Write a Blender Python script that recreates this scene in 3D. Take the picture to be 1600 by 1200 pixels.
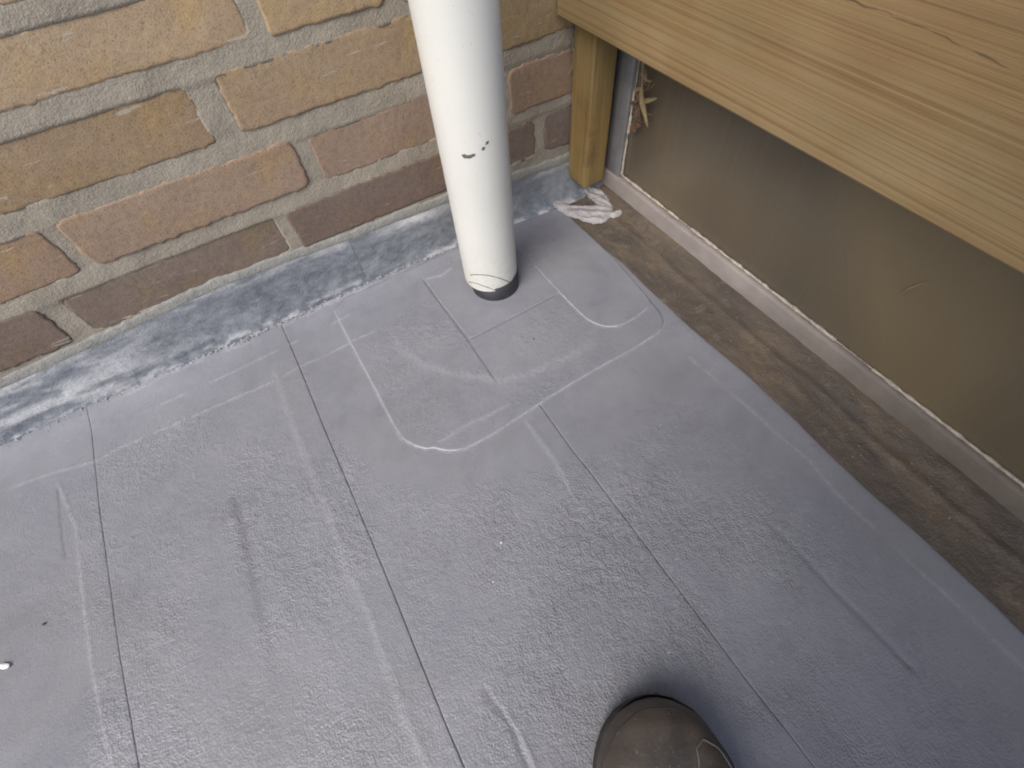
import bpy, math, random
import numpy as np
from mathutils import Matrix, Vector

random.seed(7)
R = math.radians
scene = bpy.context.scene
col = scene.collection
for o in list(bpy.data.objects):
    bpy.data.objects.remove(o)

# ------------------------------------------------------------------ camera
cam_data = bpy.data.cameras.new('camera')
cam = bpy.data.objects.new('camera', cam_data)
col.objects.link(cam)
scene.camera = cam
cam_data.sensor_fit = 'HORIZONTAL'
cam_data.sensor_width = 36.0
cam_data.lens = 16.6
cam_data.clip_start = 0.01
cam_data.clip_end = 500
RIGHT = Vector((0.8546846, -0.51555786, -0.06094527))
DOWN = Vector((-0.46166251, -0.70109578, -0.54344496))
FWD = Vector((0.23744885, 0.49261019, -0.83722951))
m = Matrix.Identity(4)
for i in range(3):
    m[i][0] = RIGHT[i]
    m[i][1] = -DOWN[i]
    m[i][2] = -FWD[i]
    m[i][3] = (0.0, 0.0, 0.42)[i]
cam.matrix_world = m

# ------------------------------------------------------------------ world, sun, exposure
SUN_DIR = Vector((-0.80, -0.52, 1.0)).normalized()       # towards the sun
elev = math.asin(SUN_DIR.z)
azim = math.atan2(SUN_DIR.x, SUN_DIR.y)
world = bpy.data.worlds.new('World')
scene.world = world
world.use_nodes = True
wn = world.node_tree
bg = wn.nodes['Background']
sky = wn.nodes.new('ShaderNodeTexSky')
sky.sky_type = 'NISHITA'
sky.sun_disc = False
sky.sun_elevation = elev
sky.sun_rotation = azim
sky.air_density = 1.0
sky.dust_density = 2.5
sky.ozone_density = 1.0
wn.links.new(sky.outputs[0], bg.inputs['Color'])
bg.inputs['Strength'].default_value = 0.13
sl = bpy.data.lights.new('sun', 'SUN')
sl.energy = 1.25
scene.cycles.max_bounces = 4
scene.cycles.diffuse_bounces = 3
scene.cycles.glossy_bounces = 2
sl.angle = R(42)
sl.color = (1.0, 0.96, 0.90)
sun = bpy.data.objects.new('sun', sl)
col.objects.link(sun)
sun.rotation_euler = SUN_DIR.to_track_quat('Z', 'Y').to_euler()
sun.location = (-3, -1, 4)
vs = scene.view_settings
vs.view_transform = 'Standard'
vs.look = 'None'
vs.gamma = 1.0
vs.use_curve_mapping = False
vs.exposure = 0.98
scene.render.engine = 'CYCLES'
scene.cycles.pixel_filter_type = 'BLACKMAN_HARRIS'
scene.cycles.filter_width = 1.9

# ------------------------------------------------------------------ numpy noise and geometry helpers
_rng = np.random.RandomState(11)
_T = _rng.rand(512, 512)


def vnoise(x, y, seed=0):
    x = np.asarray(x, float) + seed * 37.17
    y = np.asarray(y, float) + seed * 91.73
    xi = np.floor(x).astype(int)
    yi = np.floor(y).astype(int)
    fx = x - xi
    fy = y - yi
    fx = fx * fx * (3 - 2 * fx)
    fy = fy * fy * (3 - 2 * fy)
    a = _T[xi % 512, yi % 512]
    b = _T[(xi + 1) % 512, yi % 512]
    c = _T[xi % 512, (yi + 1) % 512]
    d = _T[(xi + 1) % 512, (yi + 1) % 512]
    return (a * (1 - fx) + b * fx) * (1 - fy) + (c * (1 - fx) + d * fx) * fy


def fbm(x, y, seed=0, octaves=3):
    s = 0.0
    a = 0.5
    t = 0.0
    for k in range(octaves):
        s = s + a * vnoise(x * 2 ** k, y * 2 ** k, seed + k * 3)
        t += a
        a *= 0.5
    return s / t


def pdist(x, y, pl):
    """distance to a polyline (all in mm) and the run along it from 0 to 1"""
    pl = np.asarray(pl, float)
    best = np.full(np.shape(x), 1e9)
    run = np.zeros(np.shape(x))
    seg = np.linalg.norm(pl[1:] - pl[:-1], axis=1)
    cum = np.concatenate([[0], np.cumsum(seg)])
    for i in range(len(pl) - 1):
        ax, ay = pl[i]
        bx, by = pl[i + 1]
        dx, dy = bx - ax, by - ay
        L2 = dx * dx + dy * dy + 1e-9
        t = np.clip(((x - ax) * dx + (y - ay) * dy) / L2, 0, 1)
        d = np.hypot(x - ax - t * dx, y - ay - t * dy)
        k = d < best
        best = np.where(k, d, best)
        run = np.where(k, (cum[i] + t * seg[i]) / cum[-1], run)
    return best, run


def inside(x, y, pl):
    pl = np.asarray(pl, float)
    c = np.zeros(np.shape(x), bool)
    n = len(pl)
    j = n - 1
    for i in range(n):
        xi, yi = pl[i]
        xj, yj = pl[j]
        if yi != yj:
            k = ((yi > y) != (yj > y)) & (x < (xj - xi) * (y - yi) / (yj - yi) + xi)
            c ^= k
        j = i
    return c


def sstep(a, b, x):
    t = np.clip((x - a) / (b - a), 0, 1)
    return t * t * (3 - 2 * t)


def resample(pl, step, closed=False):
    pl = np.asarray(pl, float)
    if closed:
        pl = np.vstack([pl, pl[:1]])
    seg = np.linalg.norm(pl[1:] - pl[:-1], axis=1)
    cum = np.concatenate([[0], np.cumsum(seg)])
    n = max(2, int(cum[-1] / step))
    t = np.linspace(0, cum[-1], n + 1)
    if closed:
        t = t[:-1]
    return np.stack([np.interp(t, cum, pl[:, k]) for k in range(pl.shape[1])], 1)


def chaikin(pl, n=2, closed=False):
    pl = np.asarray(pl, float)
    for _ in range(n):
        if closed:
            nx = np.roll(pl, -1, 0)
            pl = np.stack([0.75 * pl + 0.25 * nx, 0.25 * pl + 0.75 * nx], 1).reshape(-1, pl.shape[1])
        else:
            a = 0.75 * pl[:-1] + 0.25 * pl[1:]
            b = 0.25 * pl[:-1] + 0.75 * pl[1:]
            pl = np.vstack([pl[:1], np.stack([a, b], 1).reshape(-1, pl.shape[1]), pl[-1:]])
    return pl


def mesh_np(name, verts_mm, faces, smooth=True, wear=None):
    """verts in millimetres, faces either an (n,4) int array or a list of lists"""
    me = bpy.data.meshes.new(name)
    v = np.asarray(verts_mm, float) * 0.001
    if isinstance(faces, np.ndarray):
        n = len(faces)
        k = faces.shape[1]
        me.vertices.add(len(v))
        me.vertices.foreach_set('co', v.ravel())
        me.loops.add(n * k)
        me.loops.foreach_set('vertex_index', faces.ravel().astype(np.int32))
        me.polygons.add(n)
        me.polygons.foreach_set('loop_start', np.arange(0, n * k, k, dtype=np.int32))
        me.polygons.foreach_set('loop_total', np.full(n, k, np.int32))
        me.update(calc_edges=True)
    else:
        me.from_pydata([tuple(p) for p in v], [], faces)
        me.update()
    me.validate()
    if smooth:
        me.polygons.foreach_set('use_smooth', np.ones(len(me.polygons), bool))
    if wear is not None:
        at = me.attributes.new('wear', 'FLOAT_COLOR', 'POINT')
        w = np.ones((len(v), 4))
        w[:, :wear.shape[1]] = wear
        at.data.foreach_set('color', w.ravel().astype(np.float32))
    return me


def grid_faces(nr, nc, flip=False, wrap=False):
    idx = np.arange(nr * nc).reshape(nr, nc)
    if wrap:
        idx = np.hstack([idx, idx[:, :1]])
    a = idx[:-1, :-1].ravel()
    b = idx[:-1, 1:].ravel()
    c = idx[1:, 1:].ravel()
    d = idx[1:, :-1].ravel()
    return np.stack([a, d, c, b] if flip else [a, b, c, d], 1)


def link(name, me, mat, parent=None):
    o = bpy.data.objects.new(name, me)
    col.objects.link(o)
    if mat is not None and me is not None and len(me.materials) == 0:
        me.materials.append(mat)
    if parent is not None:
        o.parent = parent
    return o


def tag(o, label=None, cat=None, group=None, kind=None):
    if label:
        o['label'] = label
    if cat:
        o['category'] = cat
    if group:
        o['group'] = group
    if kind:
        o['kind'] = kind
    return o


def empty(name, loc=(0, 0, 0)):
    o = bpy.data.objects.new(name, None)
    o.empty_display_size = 0.05
    o.location = loc
    col.objects.link(o)
    return o


def box_mesh(name, x0, x1, y0, y1, z0, z1, bev=1.0, nseg=(1, 1, 1), jit=0.0, seed=0):
    """bevelled box in mm; the faces are cut into nseg pieces so that it can be uneven"""
    import bmesh
    bm = bmesh.new()
    bmesh.ops.create_cube(bm, size=1)
    for v in bm.verts:
        v.co.x = x0 + (v.co.x + .5) * (x1 - x0)
        v.co.y = y0 + (v.co.y + .5) * (y1 - y0)
        v.co.z = z0 + (v.co.z + .5) * (z1 - z0)
    for axis, n in enumerate(nseg):
        lo = (x0, y0, z0)[axis]
        hi = (x1, y1, z1)[axis]
        for k in range(1, n):
            co = [0, 0, 0]
            co[axis] = lo + (hi - lo) * k / n
            no = [0, 0, 0]
            no[axis] = 1
            bmesh.ops.bisect_plane(bm, geom=bm.verts[:] + bm.edges[:] + bm.faces[:], plane_co=co, plane_no=no)
    if bev > 0:
        es = [e for e in bm.edges if len(e.link_faces) == 2 and e.calc_face_angle(0) > 0.7]
        bmesh.ops.bevel(bm, geom=es, offset=bev, segments=3, affect='EDGES', profile=0.5)
    if jit:
        for v in bm.verts:
            p = v.co * 0.012
            v.co.x += jit * (float(vnoise(p.y + seed, p.z * 2)) - .5)
            v.co.z += jit * (float(vnoise(p.y + seed + 9, p.x * 2)) - .5)
    for v in bm.verts:
        v.co *= 0.001
    me = bpy.data.meshes.new(name)
    bm.to_mesh(me)
    bm.free()
    for p in me.polygons:
        p.use_smooth = True
    try:
        me.set_sharp_from_angle(angle=R(50))
    except Exception:
        pass
    return me


def tube_mesh(name, pts, rad, n=8, cap=True):
    """tube along points (mm), rad a number or list"""
    pts = np.asarray(pts, float)
    rad = np.broadcast_to(np.asarray(rad, float), (len(pts),))
    T = np.gradient(pts, axis=0)
    T /= np.linalg.norm(T, axis=1, keepdims=True) + 1e-9
    up = np.array([0.123, 0.31, 0.94])
    A = np.cross(T, up)
    A /= np.linalg.norm(A, axis=1, keepdims=True) + 1e-9
    B = np.cross(T, A)
    ang = np.linspace(0, 2 * np.pi, n, endpoint=False)
    V = pts[:, None] + rad[:, None, None] * (np.cos(ang)[None, :, None] * A[:, None] + np.sin(ang)[None, :, None] * B[:, None])
    f = [list(map(int, q)) for q in grid_faces(len(pts), n, wrap=True)]
    if cap:
        f.append(list(range(n))[::-1])
        f.append([(len(pts) - 1) * n + k for k in range(n)])
    return mesh_np(name, V.reshape(-1, 3), f)


# ------------------------------------------------------------------ material helpers
class NT:
    def __init__(self, name):
        self.mat = bpy.data.materials.new(name)
        self.mat.use_nodes = True
        self.t = self.mat.node_tree
        self.bsdf = self.t.nodes['Principled BSDF']
        self.co = self.n('ShaderNodeTexCoord').outputs['Object']

    def n(self, typ, **kw):
        nd = self.t.nodes.new(typ)
        for k, v in kw.items():
            setattr(nd, k, v)
        return nd

    def set(self, sock, val):
        if hasattr(val, 'is_output'):
            self.t.links.new(val, sock)
        else:
            sock.default_value = val

    def mapping(self, scale=(1, 1, 1), loc=(0, 0, 0), rot=(0, 0, 0)):
        mp = self.n('ShaderNodeMapping')
        self.t.links.new(self.co, mp.inputs['Vector'])
        mp.inputs['Scale'].default_value = scale
        mp.inputs['Location'].default_value = loc
        mp.inputs['Rotation'].default_value = rot
        return mp.outputs[0]

    def noise(self, scale, detail=4, rough=0.55, dist=0.0, vec=None):
        nd = self.n('ShaderNodeTexNoise')
        self.t.links.new(vec if vec is not None else self.co, nd.inputs['Vector'])
        nd.inputs['Scale'].default_value = scale
        nd.inputs['Detail'].default_value = detail
        nd.inputs['Roughness'].default_value = rough
        nd.inputs['Distortion'].default_value = dist
        return nd.outputs['Fac']

    def ramp(self, fac, stops):
        nd = self.n('ShaderNodeValToRGB')
        self.t.links.new(fac, nd.inputs[0])
        el = nd.color_ramp.elements
        while len(el) < len(stops):
            el.new(0.5)
        for e, (p, c) in zip(el, stops):
            e.position = p
            if not isinstance(c, (tuple, list)):
                c = (c, c, c)
            e.color = (c[0], c[1], c[2], 1)
        return nd.outputs[0]

    def mix(self, fac, a, b, mode='MIX'):
        nd = self.n('ShaderNodeMix', data_type='RGBA', blend_type=mode)
        self.set(nd.inputs[0], fac)
        for s, v in ((nd.inputs[6], a), (nd.inputs[7], b)):
            if isinstance(v, (tuple, list)) and len(v) == 3:
                v = (*v, 1)
            self.set(s, v)
        return nd.outputs[2]

    def math(self, op, a, b=0.0, clamp=False):
        nd = self.n('ShaderNodeMath', operation=op, use_clamp=clamp)
        self.set(nd.inputs[0], a)
        self.set(nd.inputs[1], b)
        return nd.outputs[0]

    def bump(self, h, dist, strength=1.0, normal=None):
        nd = self.n('ShaderNodeBump')
        self.set(nd.inputs['Height'], h)
        self.set(nd.inputs['Strength'], strength)
        nd.inputs['Distance'].default_value = dist
        if normal is not None:
            self.t.links.new(normal, nd.inputs['Normal'])
        return nd.outputs[0]

    def wear(self):
        a = self.n('ShaderNodeAttribute', attribute_name='wear')
        s = self.n('ShaderNodeSeparateColor')
        self.t.links.new(a.outputs['Color'], s.inputs[0])
        return s.outputs[0], s.outputs[1], s.outputs[2]

    def done(self, color, rough=0.6, normal=None, spec=0.5, **kw):
        b = self.bsdf
        if isinstance(color, (tuple, list)) and len(color) == 3:
            color = (*color, 1)
        self.set(b.inputs['Base Color'], color)
        self.set(b.inputs['Roughness'], rough)
        self.set(b.inputs['Specular IOR Level'], spec)
        if normal is not None:
            self.t.links.new(normal, b.inputs['Normal'])
        for k, v in kw.items():
            self.set(b.inputs[k], v)
        return self.mat


def mat_membrane():
    t = NT('grey_roof_membrane')
    pale, dark, rg = t.wear()
    n1 = t.noise(8, 4, 0.65, 0.6)
    n2 = t.noise(60, 3, 0.6)
    n3 = t.noise(560, 2, 0.6)
    c = t.ramp(n1, [(0.3, (0.186, 0.190, 0.219)), (0.7, (0.246, 0.250, 0.273))])
    c = t.mix(t.ramp(n2, [(0.35, 0.0), (0.7, 0.35)]), c, (0.265, 0.268, 0.288))
    c = t.mix(t.ramp(n3, [(0.28, 0.35), (0.42, 0.0)]), c, (0.10, 0.10, 0.11))
    c = t.mix(t.ramp(t.noise(4.5, 5, 0.68, 0.8), [(0.5, 0.0), (0.68, 0.42)]), c, (0.165, 0.158, 0.158))
    c = t.mix(t.math('MULTIPLY', pale, t.ramp(t.noise(260, 2), [(0.34, 0.15), (0.62, 1.0)])), c, (0.56, 0.56, 0.585))
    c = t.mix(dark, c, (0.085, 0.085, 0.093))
    h = t.noise(560, 3, 0.6)
    st = t.math('ADD', t.math('MULTIPLY', rg, 0.85), 0.10)
    nm = t.bump(h, 0.0014, st)
    r = t.math('ADD', t.ramp(t.noise(18, 4), [(0.3, 0.24), (0.7, 0.36)]), t.math('MULTIPLY', pale, 0.1))
    return t.done(c, r, nm, 0.5)


def mat_brick():
    t = NT('ochre_brick')
    info = t.n('ShaderNodeObjectInfo')
    oc = info.outputs['Color']
    n1 = t.noise(14, 5, 0.62)
    n2 = t.noise(190, 5, 0.72)
    n3 = t.noise(640, 2, 0.6)
    c = t.mix(t.ramp(n1, [(0.32, 0.0), (0.66, 0.85)]), oc, t.mix(1.0, oc, (0.78, 0.74, 0.76), 'MULTIPLY'))
    c = t.mix(t.ramp(t.noise(23, 4, 0.6, 0.5), [(0.52, 0.0), (0.7, 0.6)]), c, t.mix(1.0, oc, (1.08, 1.0, 0.72), 'MULTIPLY'))
    c = t.mix(t.ramp(n2, [(0.3, 0.55), (0.5, 0.0)]), c, t.mix(1.0, c, (0.62, 0.57, 0.52), 'MULTIPLY'))
    c = t.mix(t.ramp(n2, [(0.56, 0.0), (0.75, 0.45)]), c, t.mix(1.0, c, (1.25, 1.2, 1.1), 'MULTIPLY'))
    c = t.mix(t.ramp(n3, [(0.3, 0.8), (0.44, 0.0)]), c, t.mix(1.0, c, (0.5, 0.45, 0.42), 'MULTIPLY'))
    # chalky smears and scratches near the foot of the wall
    tc = t.n('ShaderNodeTexCoord')
    geo = t.n('ShaderNodeNewGeometry')
    mp = t.n('ShaderNodeMapping')
    t.t.links.new(geo.outputs['Position'], mp.inputs['Vector'])
    mp.inputs['Scale'].default_value = (26, 26, 190)
    mp.inputs['Rotation'].default_value = (0, R(3), 0)
    sm = t.noise(1.0, 5, 0.7, 0.6, vec=mp.outputs[0])
    c = t.mix(t.ramp(sm, [(0.63, 0.0), (0.69, 0.6)]), c, (0.42, 0.39, 0.35))
    h = t.math('ADD', t.math('MULTIPLY', n2, 0.6), t.math('MULTIPLY', n3, 0.45))
    nm = t.bump(h, 0.0014, 0.6)
    return t.done(c, 0.9, nm, 0.25)


def mat_mortar(name, a, b):
    t = NT(name)
    n1 = t.noise(22, 5, 0.6)
    n2 = t.noise(330, 3, 0.65)
    n3 = t.noise(800, 2, 0.6)
    c = t.ramp(n1, [(0.3, a), (0.7, b)])
    c = t.mix(t.ramp(n2, [(0.32, 0.35), (0.5, 0.0)]), c, t.mix(1.0, c, (0.66, 0.64, 0.6), 'MULTIPLY'))
    c = t.mix(t.ramp(n3, [(0.6, 0.0), (0.75, 0.4)]), c, (0.55, 0.53, 0.49))
    nm = t.bump(t.math('ADD', n2, t.math('MULTIPLY', n3, 0.6)), 0.0014, 0.7)
    return t.done(c, 0.95, nm, 0.2)


def mat_lead():
    t = NT('weathered_lead')
    pale, dark, rg = t.wear()
    n1 = t.noise(30, 6, 0.62, 1.2, vec=t.mapping((0.8, 1, 1.5)))
    n2 = t.noise(110, 6, 0.7, 0.9, vec=t.mapping((0.7, 1, 1.4)))
    c = t.ramp(n1, [(0.30, (0.125, 0.137, 0.158)), (0.5, (0.185, 0.200, 0.224)), (0.70, (0.27, 0.29, 0.315))])
    c = t.mix(t.ramp(n2, [(0.48, 0.0), (0.72, 0.5)]), c, (0.36, 0.385, 0.42))
    c = t.mix(t.ramp(n2, [(0.3, 0.5), (0.42, 0.0)]), c, (0.105, 0.115, 0.14))
    c = t.mix(t.math('MULTIPLY', pale, t.ramp(n2, [(0.3, 0.45), (0.55, 1.0)])), c, (0.66, 0.66, 0.67))
    c = t.mix(dark, c, (0.06, 0.062, 0.07))
    nm = t.bump(t.math('ADD', n2, t.noise(420, 3)), 0.0012, 0.5)
    return t.done(c, t.ramp(n1, [(0.3, 0.38), (0.7, 0.62)]), nm, 0.5, Metallic=0.25)


def mat_pipe():
    t = NT('white_pvc')
    n1 = t.noise(9, 4)
    n2 = t.noise(140, 4, 0.6)
    c = t.ramp(n1, [(0.3, (0.60, 0.605, 0.572)), (0.7, (0.65, 0.65, 0.615))])
    mp = t.mapping((1, 1, 1))
    sx = t.n('ShaderNodeSeparateXYZ')
    t.t.links.new(t.co, sx.inputs[0])
    foot = t.ramp(sx.outputs[2], [(0.0, 1.0), (0.10, 0.0)])
    grime = t.math('MULTIPLY', foot, t.ramp(n2, [(0.42, 0.0), (0.75, 0.75)]))
    c = t.mix(grime, c, (0.48, 0.45, 0.36))
    c = t.mix(t.ramp(t.noise(330, 2), [(0.24, 0.5), (0.30, 0.0)]), c, (0.36, 0.35, 0.32))
    return t.done(c, 0.36, t.bump(n2, 0.0006, 0.25), 0.5)


def mat_wood(name, a, b, c3, along='Y', green=0.5):
    t = NT(name)
    sc = {'Y': (30, 1.3, 80), 'Z': (60, 60, 3.5)}[along]
    sf = {'Y': (200, 1.6, 520), 'Z': (420, 420, 9)}[along]
    g1 = t.noise(1.0, 5, 0.55, 0.7, vec=t.mapping(sc))
    g2 = t.noise(1.0, 4, 0.6, 0.3, vec=t.mapping(sf))
    n1 = t.noise(9, 4, 0.55)
    c = t.ramp(g1, [(0.3, a), (0.52, b), (0.72, c3)])
    c = t.mix(t.ramp(g2, [(0.36, 0.75), (0.5, 0.0)]), c, t.mix(1.0, c, (0.70, 0.62, 0.52), 'MULTIPLY'))
    c = t.mix(t.ramp(g2, [(0.55, 0.0), (0.75, 0.4)]), c, t.mix(1.0, c, (1.25, 1.2, 1.15), 'MULTIPLY'))
    c = t.mix(t.ramp(n1, [(0.48, 0.0), (0.66, green)]), c, (0.225, 0.195, 0.105))
    c = t.mix(t.ramp(t.noise(500, 2), [(0.24, 0.5), (0.31, 0.0)]), c, (0.12, 0.10, 0.07))
    c = t.mix(t.ramp(t.noise(26, 4, 0.6), [(0.60, 0.0), (0.74, 0.6 if along == 'Z' else 0.15)]), c, (0.10, 0.08, 0.05))
    c = t.mix(t.ramp(t.noise(5, 3, 0.5, 0.4), [(0.40, 0.55), (0.56, 0.0)]), c, t.mix(1.0, c, (0.70, 0.62, 0.52), 'MULTIPLY'))
    h = t.math('ADD', t.math('MULTIPLY', g2, 0.7), t.math('MULTIPLY', g1, 0.5))
    return t.done(c, 0.72, t.bump(h, 0.0014, 0.5), 0.3)


def mat_panel():
    t = NT('brown_sheet')
    n1 = t.noise(4.5, 2, 0.45, 0.3)
    n2 = t.noise(1.0, 4, 0.6, vec=t.mapping((30, 120, 6)))
    c = t.ramp(n1, [(0.30, (0.098, 0.083, 0.068)), (0.50, (0.130, 0.107, 0.076)), (0.70, (0.180, 0.142, 0.086))])
    c = t.mix(t.ramp(n2, [(0.5, 0.0), (0.8, 0.2)]), c, (0.19, 0.17, 0.13))
    c = t.mix(t.ramp(t.noise(420, 2), [(0.745, 0.0), (0.79, 0.5)]), c, (0.34, 0.31, 0.25))
    return t.done(c, t.ramp(n1, [(0.3, 0.18), (0.7, 0.32)]), t.bump(t.noise(260, 3), 0.0005, 0.3), 0.4)


def mat_kerb():
    t = NT('dirty_brown_ledge')
    n1 = t.noise(1.0, 6, 0.62, 0.9, vec=t.mapping((30, 11, 30)))
    n2 = t.noise(75, 5, 0.68, 0.5)
    n3 = t.noise(430, 3, 0.6)
    c = t.ramp(n1, [(0.28, (0.072, 0.062, 0.054)), (0.5, (0.108, 0.088, 0.070)), (0.72, (0.165, 0.124, 0.084))])
    c = t.mix(t.ramp(n2, [(0.55, 0.0), (0.72, 0.6)]), c, (0.21, 0.175, 0.135))
    c = t.mix(t.ramp(n2, [(0.28, 0.4), (0.42, 0.0)]), c, (0.085, 0.075, 0.066))
    c = t.mix(t.ramp(n3, [(0.66, 0.0), (0.76, 0.5)]), c, (0.32, 0.27, 0.21))
    nm = t.bump(t.math('ADD', n2, t.math('MULTIPLY', n3, 0.6)), 0.0022, 0.7)
    return t.done(c, 0.5, nm, 0.45)


def mat_plain(name, color, rough=0.6, var=0.25, scale=40, bump=0.0, spec=0.4, color2=None, bscale=200):
    t = NT(name)
    n1 = t.noise(scale, 5, 0.6)
    d = color2 if color2 else tuple(x * (1 - var) for x in color)
    c = t.ramp(n1, [(0.3, d), (0.7, color)])
    nm = t.bump(t.noise(bscale, 4, 0.6), bump, 0.6) if bump else None
    return t.done(c, rough, nm, spec)


def mat_shoe():
    t = NT('dark_shoe_leather')
    n1 = t.noise(26, 4, 0.6)
    c = t.ramp(n1, [(0.3, (0.045, 0.040, 0.037)), (0.7, (0.078, 0.067, 0.058))])
    c = t.mix(t.ramp(t.noise(17, 4, 0.65, 0.8), [(0.46, 0.0), (0.68, 0.75)]), c, (0.135, 0.108, 0.086))
    c = t.mix(t.ramp(t.noise(330, 2), [(0.66, 0.0), (0.74, 0.6)]), c, (0.22, 0.2, 0.18))
    return t.done(c, t.ramp(n1, [(0.3, 0.42), (0.7, 0.6)]), t.bump(t.noise(420, 3), 0.0007, 0.5), 0.4)


def mat_rail():
    t = NT('grey_pink_rail')
    n1 = t.noise(20, 5, 0.6)
    c = t.ramp(n1, [(0.3, (0.24, 0.21, 0.20)), (0.7, (0.34, 0.305, 0.29))])
    sx = t.n('ShaderNodeSeparateXYZ')
    t.t.links.new(t.co, sx.inputs[0])
    k = t.math('ADD', sx.outputs[1], t.math('MULTIPLY', t.noise(9, 4), 0.16))
    k = t.ramp(t.math('MULTIPLY', k, 2.0), [(0.15, 1.0), (0.62, 0.0)])
    c = t.mix(t.math('MULTIPLY', k, 0.9), c, t.ramp(t.noise(40, 4), [(0.3, (0.135, 0.115, 0.095)), (0.7, (0.185, 0.155, 0.125))]))
    return t.done(c, 0.7, t.bump(t.noise(200, 4), 0.001, 0.6), 0.35)


M = dict(
    membrane=mat_membrane(), brick=mat_brick(),
    mortar=mat_mortar('grey_mortar', (0.235, 0.208, 0.168), (0.312, 0.278, 0.226)),
    fillet=mat_mortar('pale_mortar_fillet', (0.225, 0.222, 0.205), (0.285, 0.28, 0.26)),
    lead=mat_lead(), pipe=mat_pipe(),
    rubber=mat_plain('black_rubber', (0.034, 0.035, 0.043), 0.5, 0.3, 60),
    scratch=mat_plain('dark_scratch', (0.15, 0.135, 0.11), 0.8, 0.4, 300),
    board=mat_wood('tan_board', (0.232, 0.158, 0.080), (0.272, 0.190, 0.096), (0.282, 0.212, 0.116)),
    batten=mat_wood('ochre_batten', (0.19, 0.13, 0.05), (0.26, 0.18, 0.072), (0.32, 0.235, 0.11), 'Z', 0.3),
    panel=mat_panel(), kerb=mat_kerb(),
    rail=mat_rail(),
    stile=mat_plain('grey_stile', (0.20, 0.195, 0.20), 0.6, 0.35, 25, 0.0006),
    tape=mat_plain('pale_frayed_sealant', (0.56, 0.50, 0.42), 0.9, 0.5, 160, 0.0015),
    sealant=mat_plain('grey_white_sealant', (0.45, 0.43, 0.435), 0.6, 0.35, 60, 0.0008),
    straw=mat_plain('dry_straw', (0.27, 0.205, 0.115), 0.8, 0.4, 120),
    leaf=mat_plain('brown_dry_leaf', (0.15, 0.085, 0.052), 0.8, 0.4, 120),
    shoe=mat_shoe(),
    sole=mat_plain('black_shoe_sole', (0.045, 0.042, 0.040), 0.75, 0.3, 40),
    thread=mat_plain('shoe_welt', (0.17, 0.155, 0.135), 0.7, 0.2, 90),
    trouser=mat_plain('dark_work_trousers', (0.055, 0.055, 0.062), 0.95, 0.3, 12, 0.002),
    deck=mat_plain('dark_bitumen', (0.05, 0.05, 0.055), 0.7, 0.3, 30),
    ground=mat_plain('far_paving', (0.22, 0.21, 0.19), 0.9, 0.3, 2),
    crack=mat_plain('dark_wood_crack', (0.135, 0.095, 0.055), 0.9, 0.3, 100),
    grit=mat_plain('pale_grit', (0.70, 0.69, 0.66), 0.8, 0.2, 100),
    darkgrit=mat_plain('dark_grit', (0.05, 0.045, 0.04), 0.8, 0.2, 100),
    white=mat_plain('white_glint_flake', (0.82, 0.82, 0.80), 0.6, 0.1, 100),
)

# ------------------------------------------------------------------ the floor: grey membrane strips (mm)
P1 = [(-321.7, 404.4), (-313.5, 364.3), (-307.1, 334.8), (-305.6, 278.2), (-304.1, 238.2), (-301.8, 194.9), (-298.6, 162.8), (-294.0, 123.6), (-292, 60)]
P2 = [(-93.0, 428.6), (-96.8, 350.5), (-97.1, 292.6), (-95.7, 228.9), (-96.5, 189.2), (-97.6, 163.0), (-94.5, 123.8), (-96.4, 84.6), (-96.6, 38.4), (-95.2, 10.4), (-95, -60)]
P3 = [(-372.9, 418.6), (-326.3, 411.3), (-282.7, 400.8), (-261.3, 403.3), (-200.9, 400.7), (-99.8, 395.3), (-66.2, 399.0), (-41.0, 397.2), (-1.1, 399.4), (33.8, 397.8)]
P4 = [(-8.0, 456.3), (-8.0, 393.9), (-8.0, 315.2), (-8.5, 254.0), (-1.0, 239.2), (8.3, 227.4), (14.6, 225.8), (25.6, 213.8), (39.9, 207.1), (66.0, 205.9), (110.6, 209.0), (166.9, 212.8), (215.4, 213.2), (251.5, 212.8), (290.3, 214.9), (306.0, 222.1), (312.0, 240.1)]
P5 = [(234.2, 389.0), (234.2, 330.0), (235.1, 301.9), (236.0, 275.2), (244.2, 255.9), (261.4, 245.4), (284.5, 245.8), (300.7, 248.9), (310, 252)]
P6 = [(38.8, 386.3), (40.1, 354.0), (50.7, 323.5), (73.3, 294.2), (110.8, 258.5), (139.4, 247.5), (171.7, 245.2), (204.8, 244.1), (232.8, 249.0)]
P7 = [(109.6, 440.9), (128.3, 434.8), (145.4, 439.6)]
P8 = [(294.6, 207.5), (294.5, 174.8), (297.0, 159.0), (301.8, 79.4), (301.3, 63.9), (304.8, 22.6), (299.5, -10.5), (300.2, -31.3), (300.4, -52.6), (300.7, -81.3), (302.1, -119.9), (302, -200)]
P9 = [(108.3, 205.2), (108.8, 177.5), (109.2, 152.2), (105.3, 116.9), (104.1, 80.1)]
P10 = [(20.7, 226.8), (51.8, 229.6), (78.2, 227.5), (106.9, 226.8)]
P11 = [(-36.2, 22.2), (-33.4, 8.1), (-30.2, -9.4), (-31.0, -32.0), (-31, -90)]
P12 = [(-240, 436), (-150, 434), (-60, 437), (20, 440)]
D4 = [(-169.9, 292.2), (-168.7, 237.7), (-172.1, 189.0), (-172.9, 144.3), (-173.5, 113.8), (-175.1, 81.8)]
D5 = [(-321.0, 392.0), (-320.0, 346.4), (-317.8, 307.5)]
D6 = [(231.2, 3.6), (232.7, -27.1), (232.8, -62.1), (234.4, -84.7), (235.0, -104.5), (236.2, -133.9)]
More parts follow.
